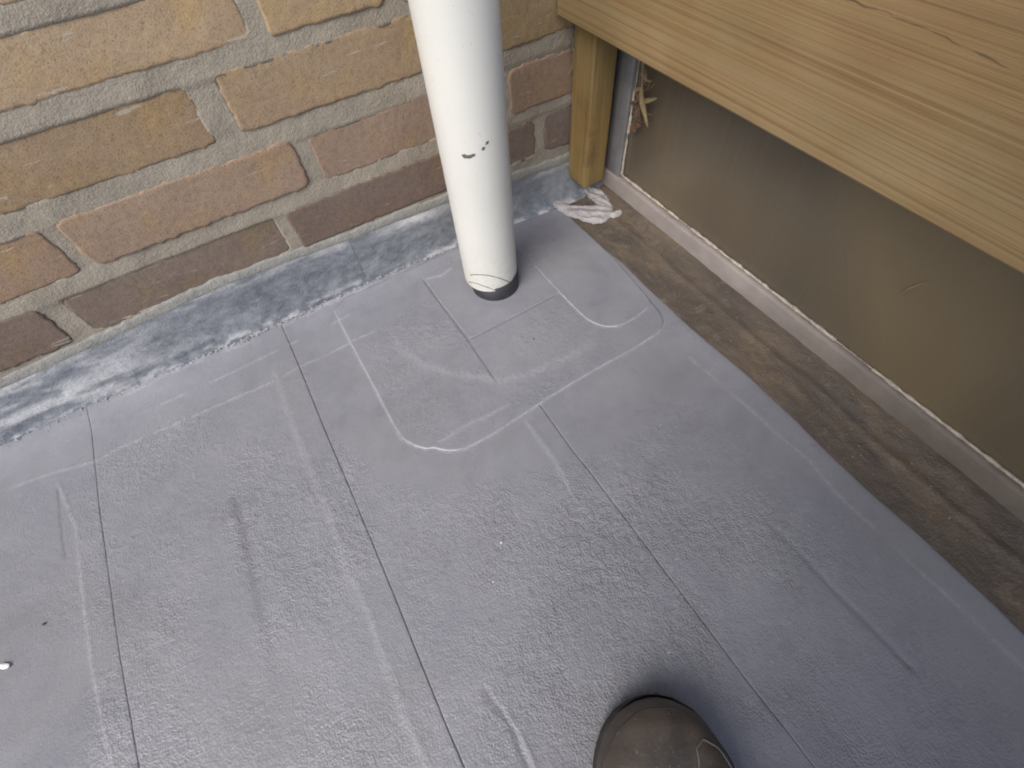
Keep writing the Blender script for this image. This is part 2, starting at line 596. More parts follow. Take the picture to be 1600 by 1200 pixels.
D7 = [(-40.0, 28.3), (-36.9, 14.3), (-33.6, -3.4), (-35.0, -27.5), (-35, -90)]
SMOOTH = [(-43.2, 440.4), (-51.1, 369.3), (-51.8, 285.5), (-37.7, 225.8), (5.0, 186.5), (63.5, 166.6), (116.8, 148.1), (167.9, 135.3), (250.4, 137.5), (301.4, 136.6), (314.5, 188.7), (316.5, 224.1), (298.3, 214.9), (166.9, 212.8), (66.0, 205.9), (25.6, 213.8), (-8.5, 254.0), (-8.0, 393.9), (-8.0, 456.3)]
SEAM1 = [(-285.0, 480), (-285.3, 431.8), (-285.5, 343.6), (-283.4, 263.9), (-281.5, 193.5), (-278.6, 146.1), (-276.0, 100.1), (-276, -400), (-276, -2200)]
SEAM2 = [(-68.5, 480), (-69.0, 438.1), (-69.2, 396.8), (-70.7, 296.8), (-70.7, 236.1), (-71.3, 170.2), (-71.8, 117.2), (-73.0, 75.0), (-73.9, 23.4), (-73.7, -7.4), (-74, -400), (-74, -2200)]
SEAM3 = [(128.0, 480), (127.8, 236.6), (130.0, 205.4), (128.6, 150.1), (129.8, 125.8), (129.9, 95.5), (130.0, 50.9), (129.9, -30.6), (129.7, -67.6), (131.0, -108.8), (131, -400), (131, -2200)]
EDGE = [(331, 490), (330.5, 450), (325.2, 425.2), (324.1, 403.6), (325.0, 376.8), (328.7, 344.8), (330.5, 315.6), (326.5, 278.7), (327.0, 253.4), (326.5, 224.0), (326.2, 198.2), (327.8, 175.5), (333.3, 121.7), (332.5, 88.0), (331.8, 56.7), (327.3, 22.9), (326.1, -26.9), (328.9, -61.4), (328.8, -88.6), (327.9, -114.6), (327.8, -130.5), (325.2, -145.8), (326, -400), (326, -2200)]
EDGE = [(332.5 + 0.55 * (a - 328), b) for a, b in EDGE]
PLATE_SLIT = [(106.0, 440.0), (106.3, 390), (107.5, 326.0), (106.1, 258.6), (108, 250)]


def edge_x(y, pl):
    pl = np.asarray(pl, float)[::-1]
    return np.interp(y, pl[:, 1], pl[:, 0])


def floor_fields(x, y, layer=0, piece=0):
    """height in mm and wear (pale, dark, rough) of the membrane at x, y in mm"""
    near = (x > -450) & (y > -260)
    # how grainy the surface is
    sm = inside(x, y, SMOOTH)
    wob = 9 * (fbm(x / 14, y / 14, 5) - 0.5)
    dS, _ = pdist(x + wob, y + wob, SMOOTH + SMOOTH[:1])
    rough = np.where(sm, 0.0, np.clip(dS / 10, 0, 1))
    big = fbm(x / 60, y / 60, 8)
    rough = rough * (0.45 + 0.75 * sstep(0.35, 0.7, big))
    hot = np.exp(-((x - 130) ** 2 + (y - 110) ** 2) / 90 ** 2) + np.exp(-((x + 20) ** 2 + (y - 190) ** 2) / 60 ** 2) \
        + np.exp(-((x + 235) ** 2 + (y - 270) ** 2) / 60 ** 2) + 0.8 * np.exp(-((x - 90) ** 2 + (y + 30) ** 2) / 120 ** 2)
    rough = rough * (0.75 + 0.7 * hot) * (1 - 0.55 * (1 - sstep(-330, -270, x)))
    rough = rough * (1 - sstep(215, 305, x)) * (1 - 0.75 * sstep(395, 415, y))
    if layer == 1:
        rough = rough * 0.75
    if layer >= 2:
        rough = rough * 0.15
    bump = fbm(x / 3.9, y / 3.1, 21, 2) - 0.5
    bump2 = vnoise(x / 2.9, y / 2.5, 31) - 0.5
    h = rough * (0.50 * bump + 0.55 * bump2)
    h = h + 1.1 * (fbm(x / 150, y / 150, 3) - 0.5) + 0.5 * (fbm(x / 35, y / 35, 4) - 0.5)
    pale = np.zeros_like(h)
    dark = np.zeros_like(h)

    def mark(pl, width, amount, ridge, gap=0.0, seed=0, soft=1.0, p=None):
        nonlocal h, pale, dark
        w = 1.2 * (fbm(x / 9, y / 9, 40 + seed) - 0.5) * soft
        d, run = pdist(x + w, y + w, pl)
        prof = np.exp(-(d / width) ** 2)
        ends = np.minimum(sstep(0, 0.06, run), 1 - sstep(0.94, 1.0, run)) if p is None else p(run)
        vary = sstep(gap, gap + 0.35, vnoise(run * np.linalg.norm(np.subtract(pl[-1], pl[0])) / 13, 0 * run + 3.3, 50 + seed) + 0.15)
        k = prof * ends * vary
        h = h + ridge * k
        if amount > 0:
            pale = np.maximum(pale, amount * k)
        else:
            dark = np.maximum(dark, -amount * k)

    mark(P3, 1.5, 0.28, 0.35, 0.25, 3)
    mark(P1, 1.6, 0.24, 0.3, 0.1, 1)
    mark(P2, 4.0, 0.14, 0.35, 0.0, 2)
    mark(P9, 3.0, 0.16, 0.4, 0.2, 9)
    mark(P8, 1.6, 0.22, 0.0, 0.3, 8)
    mark(P11, 1.8, 0.15, 0.5, 0.1, 11)
    mark(P12, 1.6, 0.3, 0.2, 0.4, 12)
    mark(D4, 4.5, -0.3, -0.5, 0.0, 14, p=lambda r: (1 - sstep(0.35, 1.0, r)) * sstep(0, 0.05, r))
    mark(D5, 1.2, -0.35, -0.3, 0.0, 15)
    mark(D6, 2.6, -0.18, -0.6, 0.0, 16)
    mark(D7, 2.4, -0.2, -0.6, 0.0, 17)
    if layer == 0:
        mark(P4, 1.2, 0.34, 0.2, 0.05, 4)
    if layer == 1:
        mark(P4, 1.0, 0.3, 0.1, 0.05, 4)
        mark(P6, 5.5, 0.16, 0.4, 0.0, 6)
        mark(P10, 2.6, 0.2, 0.3, 0.2, 10)
        mark(P5, 1.1, 0.3, 0.2, 0.05, 5)
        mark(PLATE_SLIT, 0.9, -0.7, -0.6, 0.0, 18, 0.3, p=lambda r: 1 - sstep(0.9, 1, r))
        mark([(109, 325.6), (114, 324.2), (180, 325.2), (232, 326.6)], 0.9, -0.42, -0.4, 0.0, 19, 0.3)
    if layer == 3:
        mark(P5, 1.0, 0.3, 0.1, 0.05, 5)
    if layer == 2:
        mark(P7, 1.6, 0.45, 0.2, 0.1, 7)
    # grime and sheet-edge shadow painted dark along the strip seams
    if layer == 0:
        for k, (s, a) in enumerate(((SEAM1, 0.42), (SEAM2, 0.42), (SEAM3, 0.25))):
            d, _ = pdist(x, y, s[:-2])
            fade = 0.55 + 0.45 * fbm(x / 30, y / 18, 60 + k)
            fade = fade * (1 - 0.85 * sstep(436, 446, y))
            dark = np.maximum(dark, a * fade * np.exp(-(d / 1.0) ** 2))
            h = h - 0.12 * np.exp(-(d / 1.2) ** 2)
    # whitish dust where the flashing meets the floor
    dw = sstep(452, 472, y) * fbm(x / 16, y / 5, 71) * 0.9 * sstep(0.0, 0.5, 1 - np.abs(x + 80) / 260)
    pale = np.maximum(pale, np.clip(dw - 0.25, 0, 1) * 0.9)
    # a small cove up to the ledge on the right and to the flashing at the back
    e = edge_x(y, EDGE)
    h = h + 1.8 * sstep(0, 1, (x - (e - 40)) / 40) * (1 - 0.25 * sstep(0.6, 1, (x - (e - 40)) / 40))
    h = h + 4.0 * sstep(440, 478, y) + 3.0 * sstep(200, 330, x) * sstep(430, 470, y)
    speck = vnoise(x / 1.8, y / 1.8, 80)
    pale = np.maximum(pale, 0.6 * sstep(0.965, 0.985, speck) * rough)  # pale specks paint the sparkle of the grainy surface into its colour
    return h, np.stack([np.clip(pale, 0, 1), np.clip(dark, 0, 1), np.clip(rough, 0, 1.4)], -1)


YS = np.concatenate([[-2200, -1500, -1000, -700, -500, -400, -320, -280], np.arange(-250, -60, 2.2), np.arange(-60, 478.5, 1.35)])


def strip_mesh(name, left, right, off, nx, left_far=None, tilt=0.0):
    y = YS
    xl = edge_x(y, left) + 0.08 if left is not None else np.full_like(y, left_far)
    xr = edge_x(y, right) - (0.08 if right is not EDGE else 0)
    xr = xr + (0.35 * (vnoise(y / 4.0, 0 * y, 90) - 0.5))
    if left is None:
        t = np.concatenate([np.linspace(0, 0.80, 12, endpoint=False), np.linspace(0.80, 1, nx)]) if left_far < -450 else np.linspace(0, 1, nx)
    else:
        t = np.linspace(0, 1, nx)
    X = xl[:, None] + (xr - xl)[:, None] * t[None]
    Y = np.repeat(y[:, None], len(t), 1)
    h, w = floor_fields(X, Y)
    Z = h + off + tilt * t[None]
    # rounded edges, then a short skirt
    X = np.hstack([X[:, :1], X, X[:, -1:]])
    Y = np.hstack([Y[:, :1], Y, Y[:, -1:]])
    Z = np.hstack([Z[:, :1] - 3.2, Z, Z[:, -1:] - 3.2])
    w = np.concatenate([w[:, :1], w, w[:, -1:]], 1)
    V = np.stack([X, Y, Z], -1).reshape(-1, 3)
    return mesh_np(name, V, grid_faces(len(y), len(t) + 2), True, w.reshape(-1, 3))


floor = link('roof_floor', box_mesh('roof_floor', -2400, 420, -2200, 620, -120, -4.5, 0), M['deck'])
tag(floor, 'grey felt membrane floor of a flat roof', None, kind='structure')
far_seam = [(-500, 480), (-500, -400), (-500, -2200)]
far_seam2 = [(-715, 480), (-715, -400), (-715, -2200)]
for nm, a in (('a', (far_seam, SEAM1, 0.0, 170, None, 0.2)), ('b', (SEAM1, SEAM2, 0.3, 165, None, 0.0)),
              ('c', (SEAM2, SEAM3, 0.1, 155, None, 0.0)), ('d', (SEAM3, EDGE, 0.25, 155, None, 0.0)),
              ('e', (far_seam2, far_seam, 0.3, 14, None, 0.0))):
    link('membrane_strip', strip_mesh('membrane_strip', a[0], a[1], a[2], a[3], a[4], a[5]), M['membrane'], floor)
for k in range(7):
    x1 = -715 - 215 * k
    me = box_mesh('membrane_strip', x1 - 214, x1 - 1, -2200, 478, -4, 0.4, 0.6)
    link('membrane_strip', me, M['membrane'], floor)


def patch_mesh(name, outline, layer, off, step=1.6, rings=115):
    ol = resample(outline, step, True)
    c = ol.mean(0)
    t = np.concatenate([np.linspace(0.0, 0.97, rings), [0.982, 0.992, 1.0]])
    P = c + (ol - c)[None] * t[:, None, None]
    X, Y = P[..., 0], P[..., 1]
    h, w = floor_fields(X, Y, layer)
    drop = np.zeros(len(t))
    drop[-1] = 0.35
    drop[-2] = 0.08
    Z = h + off - drop[:, None]
    X = np.vstack([X, X[-1:]])
    Y = np.vstack([Y, Y[-1:]])
    Z = np.vstack([Z, Z[-1:] - 1.6])
    w = np.concatenate([w, w[-1:]], 0)
    V = np.stack([X, Y, Z], -1).reshape(-1, 3)
    return mesh_np(name, V, grid_faces(len(t) + 1, len(ol), True, True), True, w.reshape(-1, 3))


big = chaikin(P4, 2)
big = np.vstack([big, [(318, 300), (325, 380), (326, 448), (310, 462), (150, 466), (10, 466)]])
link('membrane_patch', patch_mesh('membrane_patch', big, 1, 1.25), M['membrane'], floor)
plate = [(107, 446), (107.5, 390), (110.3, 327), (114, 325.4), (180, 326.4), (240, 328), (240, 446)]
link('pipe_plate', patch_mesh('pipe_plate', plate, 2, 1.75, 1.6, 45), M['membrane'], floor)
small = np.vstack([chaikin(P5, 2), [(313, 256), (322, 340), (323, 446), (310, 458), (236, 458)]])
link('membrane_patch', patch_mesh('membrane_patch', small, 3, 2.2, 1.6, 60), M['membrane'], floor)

ground = link('ground', box_mesh('ground', -150000, 150000, -150000, 150000, -3300, -3000, 0), M['ground'])
tag(ground, 'paved ground far below the roof', None, kind='structure')

# ------------------------------------------------------------------ the brick wall
WY = 482.0          # brick face
wall = link('brick_wall', None, None)
tag(wall, 'ochre brick wall with grey mortar behind the white downpipe', 'wall')
me = box_mesh('wall_core', -2400, 1200, WY + 16, WY + 200, -100, 2500, 0)
link('wall_core', me, M['mortar'], wall)


def brick_mesh(name, w, h, step, seed, edge=2.8, rnd=None, bulge=1.2):
    """front of one brick as a fine relief with worn, uneven arrises; centre at 0, face towards -Y"""
    nx = int(w / step) + 3
    nz = int(h / step) + 3
    rnd = rnd or 5 + 6 * random.Random(seed).random()
    x = np.linspace(-w / 2 - 2.5, w / 2 + 2.5, nx)
    z = np.linspace(-h / 2 - 2.5, h / 2 + 2.5, nz)
    X, Z = np.meshgrid(x, z)
    wx = X + edge * 1.2 * (fbm(X / 40, Z / 40, seed) - 0.5) + edge * 1.3 * (fbm(X / 6, Z / 6, seed + 5) - 0.5)
    wz = Z + edge * 1.0 * (fbm(X / 60, Z / 60, seed + 9) - 0.5) + edge * 1.3 * (fbm(X / 6, Z / 6, seed + 13) - 0.5)
    qx = np.abs(wx) - (w / 2 - rnd)
    qz = np.abs(wz) - (h / 2 - rnd)
    d = rnd - (np.hypot(np.maximum(qx, 0), np.maximum(qz, 0)) + np.minimum(np.maximum(qx, qz), 0))   # inside distance
    r = 2.2
    k = np.clip(d / r, 0, 1)
    f = -r * (np.sqrt(np.clip(1 - (1 - k) ** 2, 0, 1)) - 1)
    Yv = f + np.clip(-d, 0, 6) * 5.0
    Yv = Yv - bulge * (fbm(X / 45, Z / 30, seed + 17) - 0.5) - 0.35 * (fbm(X / 7, Z / 7, seed + 19) - 0.5) - 0.35 * (vnoise(X / 2.6, Z / 2.6, seed + 21) - 0.5)
    V = np.stack([X, Yv, Z], -1)
    V = np.concatenate([V], 0).reshape(-1, 3)
    return mesh_np(name, V, grid_faces(nz, nx))


# x0, x1, z0, z1 of the bricks the photograph shows (mm on the wall) and their colour
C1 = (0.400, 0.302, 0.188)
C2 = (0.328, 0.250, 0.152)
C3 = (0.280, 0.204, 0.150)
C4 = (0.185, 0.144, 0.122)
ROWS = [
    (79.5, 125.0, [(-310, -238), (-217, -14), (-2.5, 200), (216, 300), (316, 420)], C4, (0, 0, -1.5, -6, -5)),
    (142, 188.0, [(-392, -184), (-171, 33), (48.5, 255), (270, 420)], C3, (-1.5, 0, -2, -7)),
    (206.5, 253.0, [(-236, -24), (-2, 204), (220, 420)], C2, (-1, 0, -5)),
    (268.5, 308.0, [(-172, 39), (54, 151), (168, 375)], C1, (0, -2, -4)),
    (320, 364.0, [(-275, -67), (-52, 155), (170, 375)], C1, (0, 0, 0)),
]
gx = np.concatenate([np.linspace(-2400, -500, 40, endpoint=False), np.arange(-500, 420, 2.6), np.linspace(420, 1200, 14)])
gz = np.concatenate([[-60], np.arange(40, 400, 2.6), np.linspace(402, 2500, 60)])
GX, GZ = np.meshgrid(gx, gz)
rec = np.full_like(GX, 1.0)
for za, zb in ((122, 145), (185, 209), (250, 271), (305, 323)):          # struck bed joints: deepest under the brick above
    k = (GZ > za) & (GZ < zb)
    rec = np.where(k, 0.0 + 1.4 * ((GZ - za) / (zb - za)) ** 1.5, rec)
rec = rec + 1.8 * (fbm(GX / 18, GZ / 18, 101) - 0.5) + 0.8 * (fbm(GX / 5, GZ / 5, 104) - 0.5)
rec = np.where((GX < -430) | (GZ > 378), 3.2, rec)
for z0, z1, spans, cc, dz in ROWS:                                       # pockets behind the bricks
    for (x0, x1), d in zip(spans, dz):
        rec = np.where((GX > x0 + 3) & (GX < x1 - 3) & (GZ > z0 + d + 3) & (GZ < z1 + d - 3), 9.0, rec)
V = np.stack([GX, WY + rec, GZ], -1).reshape(-1, 3)
link('mortar', mesh_np('mortar', V, grid_faces(len(gz), len(gx))), M['mortar'], wall)
seed = 200
shade = random.Random(4)
vis = [set() for _ in range(40)]
COURSE = []


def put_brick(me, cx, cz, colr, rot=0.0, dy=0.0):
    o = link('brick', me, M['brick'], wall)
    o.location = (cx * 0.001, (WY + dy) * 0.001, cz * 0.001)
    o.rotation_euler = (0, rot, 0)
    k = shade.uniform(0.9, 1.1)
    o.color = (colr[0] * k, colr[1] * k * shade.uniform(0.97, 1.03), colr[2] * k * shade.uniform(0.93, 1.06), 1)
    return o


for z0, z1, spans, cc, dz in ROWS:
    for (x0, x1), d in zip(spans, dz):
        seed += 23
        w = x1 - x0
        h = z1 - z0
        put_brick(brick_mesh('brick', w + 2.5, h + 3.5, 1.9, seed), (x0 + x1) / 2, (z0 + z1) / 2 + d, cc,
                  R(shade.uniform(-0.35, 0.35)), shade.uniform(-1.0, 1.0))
# the rest of the wall, outside the picture: shared bricks
shared = [brick_mesh('brick', 206, 47, 8.0, 900 + 31 * k, 2.0) for k in range(4)]
for r in range(17):
    z = 103 + 63 * r
    if r < 5:
        left = min(s[0] for s in ROWS[r][2]) - 14
    else:
        left = 420 - (110 if r % 2 else 0)
    x = left - 103
    while x > -1500:
        put_brick(random.choice(shared), x, z - (3 if r > 3 else 0), random.choice([C1, C2, C3, C2]), 0, shade.uniform(-1, 1))
        x -= 220
    x = (max(q[1] for q in ROWS[r][2]) if r < 5 else left) + 14 + 103
    while x < 1190:
        put_brick(random.choice(shared), x, z - (3 if r > 3 else 0), random.choice([C1, C2, C3, C2]), 0, shade.uniform(-1, 1))
        x += 220
# higher up the house wall, well outside the picture, in one piece
vv = []
ff = []
for r in range(17, 38):
    z = 100 + 63 * r
    x = 1080 - (110 if r % 2 else 0)
    while x > -2300:
        b = len(vv)
        for (px, py, pz) in ((-103, 10, -24), (103, 10, -24), (103, 10, 24), (-103, 10, 24), (-101, 0, -22), (101, 0, -22), (101, 0, 22), (-101, 0, 22)):
            vv.append((x + px, WY + py, z + pz))
        ff += [[b + 4, b + 5, b + 6, b + 7], [b, b + 1, b + 5, b + 4], [b + 1, b + 2, b + 6, b + 5], [b + 2, b + 3, b + 7, b + 6], [b + 3, b, b + 4, b + 7]]
        x -= 220
o = link('upper_brickwork', mesh_np('upper_brickwork', vv, ff, False), M['brick'], wall)
o.color = (0.32, 0.24, 0.15, 1)
o['kind'] = 'stuff'

# mortar fillet over the lead
FLT = [(-900, 62), (-400, 62), (-318.0, 64.2), (-264.5, 66.5), (-211.5, 69.0), (-155.6, 72.3), (-93.8, 75.8), (-32.2, 72.8), (33.5, 68.8), (96.9, 67.8), (163.9, 65.1), (262.8, 56.0), (331.9, 51.7), (420, 50)]
FLB = [(-900, 474), (-400, 474), (-372.0, 473.3), (-297.0, 474.9), (-243.9, 474.5), (-174.0, 473.1), (-99.9, 470.7), (-60.9, 470.5), (-3.2, 472.4), (48.5, 473.8), (102.0, 474.2), (155.2, 469.1), (248.7, 463.7), (310.5, 455.6), (420, 450)]
fx = np.concatenate([np.linspace(-1500, -420, 30, endpoint=False), np.arange(-420, 420, 2.0)])
ft = np.interp(fx, *np.array(FLT).T)
tt = np.linspace(0, 1, 12)
top = ft + 10 + 5 * (fbm(fx / 30, fx * 0, 131) - 0.5) + 4 * (fbm(fx / 7, fx * 0, 133) - 0.5)
Z = (ft - 6)[None] + (top - ft + 6)[None] * tt[:, None]
out = 2.0 * (1 - tt[:, None] ** 2.0) - 3.5 * sstep(0.80, 1.0, tt)[:, None] + 0.9 * (fbm(fx[None] / 12, Z / 12, 135) - 0.5) + 0.7 * (fbm(fx[None] / 4, Z / 4, 137) - 0.5)
V = np.stack([np.repeat(fx[None], len(tt), 0), WY - 0.6 - out + 0.5, Z], -1).reshape(-1, 3)
link('mortar_fillet', mesh_np('mortar_fillet', V, grid_faces(len(tt), len(fx))), M['fillet'], wall)

# ------------------------------------------------------------------ lead flashing
flash = link('lead_flashing', None, None)
tag(flash, 'blue-grey weathered lead flashing strip along the foot of the brick wall', 'flashing')


def lead_sheet(x0, x1, dy, seed):
    xs = np.arange(x0, x1 + 0.1, 1.8) if x0 > -420 else np.concatenate([np.linspace(x0, -420, 20, endpoint=False), np.arange(-420, x1 + 0.1, 1.8)])
    zt = np.interp(xs, *np.array(FLT).T) + 1.5 * (fbm(xs / 20, xs * 0, 141) - 0.5)
    yb = np.interp(xs, *np.array(FLB).T) + 1.6 * (fbm(xs / 9, xs * 0, 143) - 0.5) + 2.0 * (fbm(xs / 30, xs * 0, 145) - 0.5)
    zb = 4.5 + 1.5 * (fbm(xs / 14, xs * 0, 147) - 0.5)
    t = np.linspace(0, 1, 44)
    X = np.repeat(xs[None], len(t), 0)
    Zm = zb[None] + (zt - zb)[None] * t[:, None]
    yt = 477.0
    Ym = yb[None] + (yt - yb)[None] * (1 - (1 - t[:, None]) ** 2.2)
    dent = 3.0 * (fbm(X / 34, Zm / 26, 151 + seed) - 0.5) + 1.2 * (fbm(X / 9, Zm / 9, 153 + seed) - 0.5) + 0.5 * (fbm(X / 3.5, Zm / 3.5, 157) - 0.5)
    Ym = Ym - dent * (1 - 0.5 * t[:, None]) + dy
    pale = np.zeros_like(X)
    pale = np.maximum(pale, 0.45 * sstep(0.80, 0.97, t)[:, None] * sstep(0.42, 0.6, fbm(X / 40, Zm / 10, 161)))
    pale = np.maximum(pale, 0.95 * np.exp(-((X - 125) / 42) ** 2) * sstep(0.72, 0.93, t)[:, None])
    low = (1 - sstep(0.05, 0.26, t + 0 * xs[None].T).T if False else (1 - sstep(0.03, 0.22, t))[:, None])
    pale = np.maximum(pale, low * sstep(0.45, 0.66, fbm(X / 14, Zm / 6, 163)) * 0.7)
    pale = np.maximum(pale, 0.7 * sstep(0.36, 0.66, fbm(X / 50, Zm / 12, 167)) * (1 - sstep(-300, -110, X)))
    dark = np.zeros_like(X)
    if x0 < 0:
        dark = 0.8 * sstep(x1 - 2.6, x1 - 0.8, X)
    # dull, darker film in the corner by the pipe
    V = np.stack([X, Ym, Zm], -1).reshape(-1, 3)
    W = np.stack([pale, dark, 0 * dark], -1).reshape(-1, 3)
    return mesh_np('lead_sheet', V, grid_faces(len(t), len(xs)), True, W)


link('lead_sheet', lead_sheet(-1500, 46.5, 0.8, 0), M['lead'], flash)
link('lead_sheet', lead_sheet(45.5, 420, -0.9, 7), M['lead'], flash)

rs = np.random.RandomState(31)
vv, ff = [], []
for k in range(520):
    x = rs.choice([rs.normal(-95, 45), rs.uniform(-370, 150), rs.normal(90, 35)])
    y = float(np.interp(x, *np.array(FLB).T)) - 0.5 + rs.normal(0, 1.6)
    z = 5.0 + rs.uniform(-0.8, 1.2)
    q = rs.uniform(0.4, 1.5)
    b = len(vv)
    for d in ((1, 0, 0), (-1, 0, 0), (0, 1, 0), (0, -1, 0), (0, 0, 0.7), (0, 0, -0.8)):
        vv.append((x + d[0] * q * rs.uniform(.6, 1.8), y + d[1] * q * rs.uniform(.5, 1.3), z + d[2] * q * rs.uniform(.5, 1.2)))
    for a in ((0, 2, 4), (2, 1, 4), (1, 3, 4), (3, 0, 4), (2, 0, 5), (1, 2, 5), (3, 1, 5), (0, 3, 5)):
        ff.append([b + q2 for q2 in a])
crust = link('chalky_crust', mesh_np('chalky_crust', vv, ff, False), mat_plain('chalky_crust', (0.44, 0.44, 0.46), 0.9, 0.5, 130), flash)
crust['kind'] = 'stuff'

# ------------------------------------------------------------------ downpipe
pipe = empty('downpipe', (0.1757, 0.3882, -0.001))
tag(pipe, 'white plastic downpipe standing in a black rubber ring by the brick wall', 'downpipe')
AX = np.array([-0.030, -0.062, 1.0])


def pipe_pt(az, z, r):
    a = np.radians(az)
    return np.stack([AX[0] * z + r * np.cos(a), AX[1] * z + r * np.sin(a), z + 0 * a], -1)


def lathe(name, prof, n=96):
    az = np.linspace(0, 360, n, endpoint=False)
    V = []
    for r, z in prof:
        V.append(pipe_pt(az, np.full(n, float(z)), r))
    return mesh_np(name, np.concatenate(V), grid_faces(len(prof), n, False, True))


PR = 31.5
zz = [19.0, 19.2, 20.0, 21.0, 25, 40, 80, 140, 200, 260, 320, 420, 600, 900, 1300, 1800, 2400]
prof = [(PR - 2.6, 60), (PR - 2.6, 20), (PR - 1.8, 19.0), (PR - 0.6, 19.0), (PR, 19.8)] + [(PR, z) for z in zz[3:]]
link('pipe', lathe('pipe', prof), M['pipe'], pipe)
prof = [(29.6, 1.0), (28.9, 2.4), (28.4, 4.0), (28.4, 24.0), (24, 24.0)]
ring = link('rubber_ring', lathe('rubber_ring', prof), M['rubber'], pipe)
ring.location = (0.0022, -0.0044, 0)


def pipe_ribbon(name, pts, width, r=PR + 0.15, taper=True, mat='scratch'):
    pts = resample(chaikin(np.array(pts, float), 2), 1.0)
    n = len(pts)
    d = np.gradient(pts * np.array([PR * np.pi / 180, 1]), axis=0)
    d /= np.linalg.norm(d, axis=1, keepdims=True)
    nrm = np.stack([-d[:, 1], d[:, 0]], 1)
    w = np.full(n, width / 2.0)
    w *= 0.7 + 0.7 * vnoise(np.arange(n) / 4.0, np.zeros(n), 5)
    if taper:
        w *= np.minimum(1, np.minimum(np.arange(n), np.arange(n)[::-1]) / 4.0 + 0.15)
    V = []
    for s in (-1, 1):
        q = pts + (s * w[:, None] * nrm) / np.array([PR * np.pi / 180, 1])
        V.append(pipe_pt(q[:, 0], q[:, 1], r))
    V = np.stack(V, 1).reshape(-1, 3)
    return link(name, mesh_np(name, V, grid_faces(n, 2)), M[mat], pipe)


pipe_ribbon('scribed_line', [(196, 41), (215, 47.5), (237, 48.8), (255, 43), (269, 36), (287, 23), (297, 20.4)], 1.0)
pipe_ribbon('scribed_line', [(183, 24), (198, 29.5), (212, 31.5), (227, 30), (239, 26.3), (250, 21), (251, 20.6)], 1.0)
pipe_ribbon('scratch', [(292, 22), (298, 24), (303, 28), (307, 29)], 1.3)
pipe_ribbon('chip', [(225, 195.0), (230, 193.8), (236, 193.2), (242, 194.4), (247, 195.2)], 3.0)
pipe_ribbon('chip', [(257, 197.6), (260, 199.0), (263, 199.6)], 3.0)
pipe_ribbon('chip', [(264, 201.4), (267, 203.0), (270, 204.0)], 2.6)
pipe_ribbon('chip', [(299, 216.5), (301, 217.2)], 1.4)

# ------------------------------------------------------------------ right side: ledge, panel, boards
ys = np.concatenate([[-2200, -1200, -700, -450], np.arange(-300, 490, 2.4)])
t = np.linspace(0, 1, 40)
xl = np.interp(ys, np.array(EDGE)[::-1, 1], np.array(EDGE)[::-1, 0]) - 9
X = xl[:, None] + (402 - xl)[:, None] * t[None]
Y = np.repeat(ys[:, None], len(t), 1)
Z = 3.0 + 3.5 * t[None] + 4.0 * sstep(0.55, 0.95, t)[None] + 1.8 * (fbm(X / 16, Y / 34, 171) - 0.5) + 1.0 * (fbm(X / 6, Y / 9, 173) - 0.5) \
    + 1.2 * np.exp(-((t[None] - 0.55 - 0.06 * (fbm(Y / 60, 0 * Y, 175) - 0.5)) / 0.05) ** 2)
ledge = link('ledge', mesh_np('ledge', np.stack([X, Y, Z], -1).reshape(-1, 3), grid_faces(len(ys), len(t))), M['kerb'])
tag(ledge, 'dirty brown ledge between the grey membrane and the brown panel', None, kind='structure')

pan = link('brown_panel', None, None)
tag(pan, 'framed dark brown sheet panel below the timber boards', 'panel')
link('sheet', box_mesh('sheet', 404, 414, -2200, 432, 30, 350, 0.5), M['panel'], pan)
link('bottom_rail', box_mesh('bottom_rail', 396.5, 424, -2200, 478, -2, 33, 3.5, (1, 120, 1), 2.0, 3), M['rail'], pan)
link('stile', box_mesh('stile', 398, 424, 431, 479, 33.5, 350, 2.0, (1, 1, 20), 0.8, 5), M['stile'], pan)
# frayed pale sealant along the inside edges of the frame
for k, (a, b) in enumerate((((402.5, 428.5, 36), (402.5, -110, 34.0)), ((402.5, 429.5, 37), (402.5, 427.5, 230)))):
    n = 420 if k == 0 else 150
    s = np.linspace(0, 1, n)
    pts = np.array(a)[None] * (1 - s[:, None]) + np.array(b)[None] * s[:, None]
    rad = 1.25 + 2.2 * (fbm(s * n / 5.0, s * 0, 181 + k) - 0.35)
    gap = fbm(s * n / 26.0, s * 0, 185 + k)
    rad = np.clip(rad * np.where(gap > 0.33, 1, 0.3), 0.08, 2.2)
    pts[:, 2] += 1.2 * (fbm(s * n / 4.0, s * 0 + 4, 187) - 0.5) if k == 0 else 0
    pts[:, 1] += 1.2 * (fbm(s * n / 4.0, s * 0 + 4, 188) - 0.5) if k else 0
    link('sealant_line', tube_mesh('sealant_line', pts, rad, 6), M['tape'], pan)

fence = link('timber_screen', None, None)
tag(fence, 'tan timber board screen in front of the brown panel, right of the pipe', 'screen')


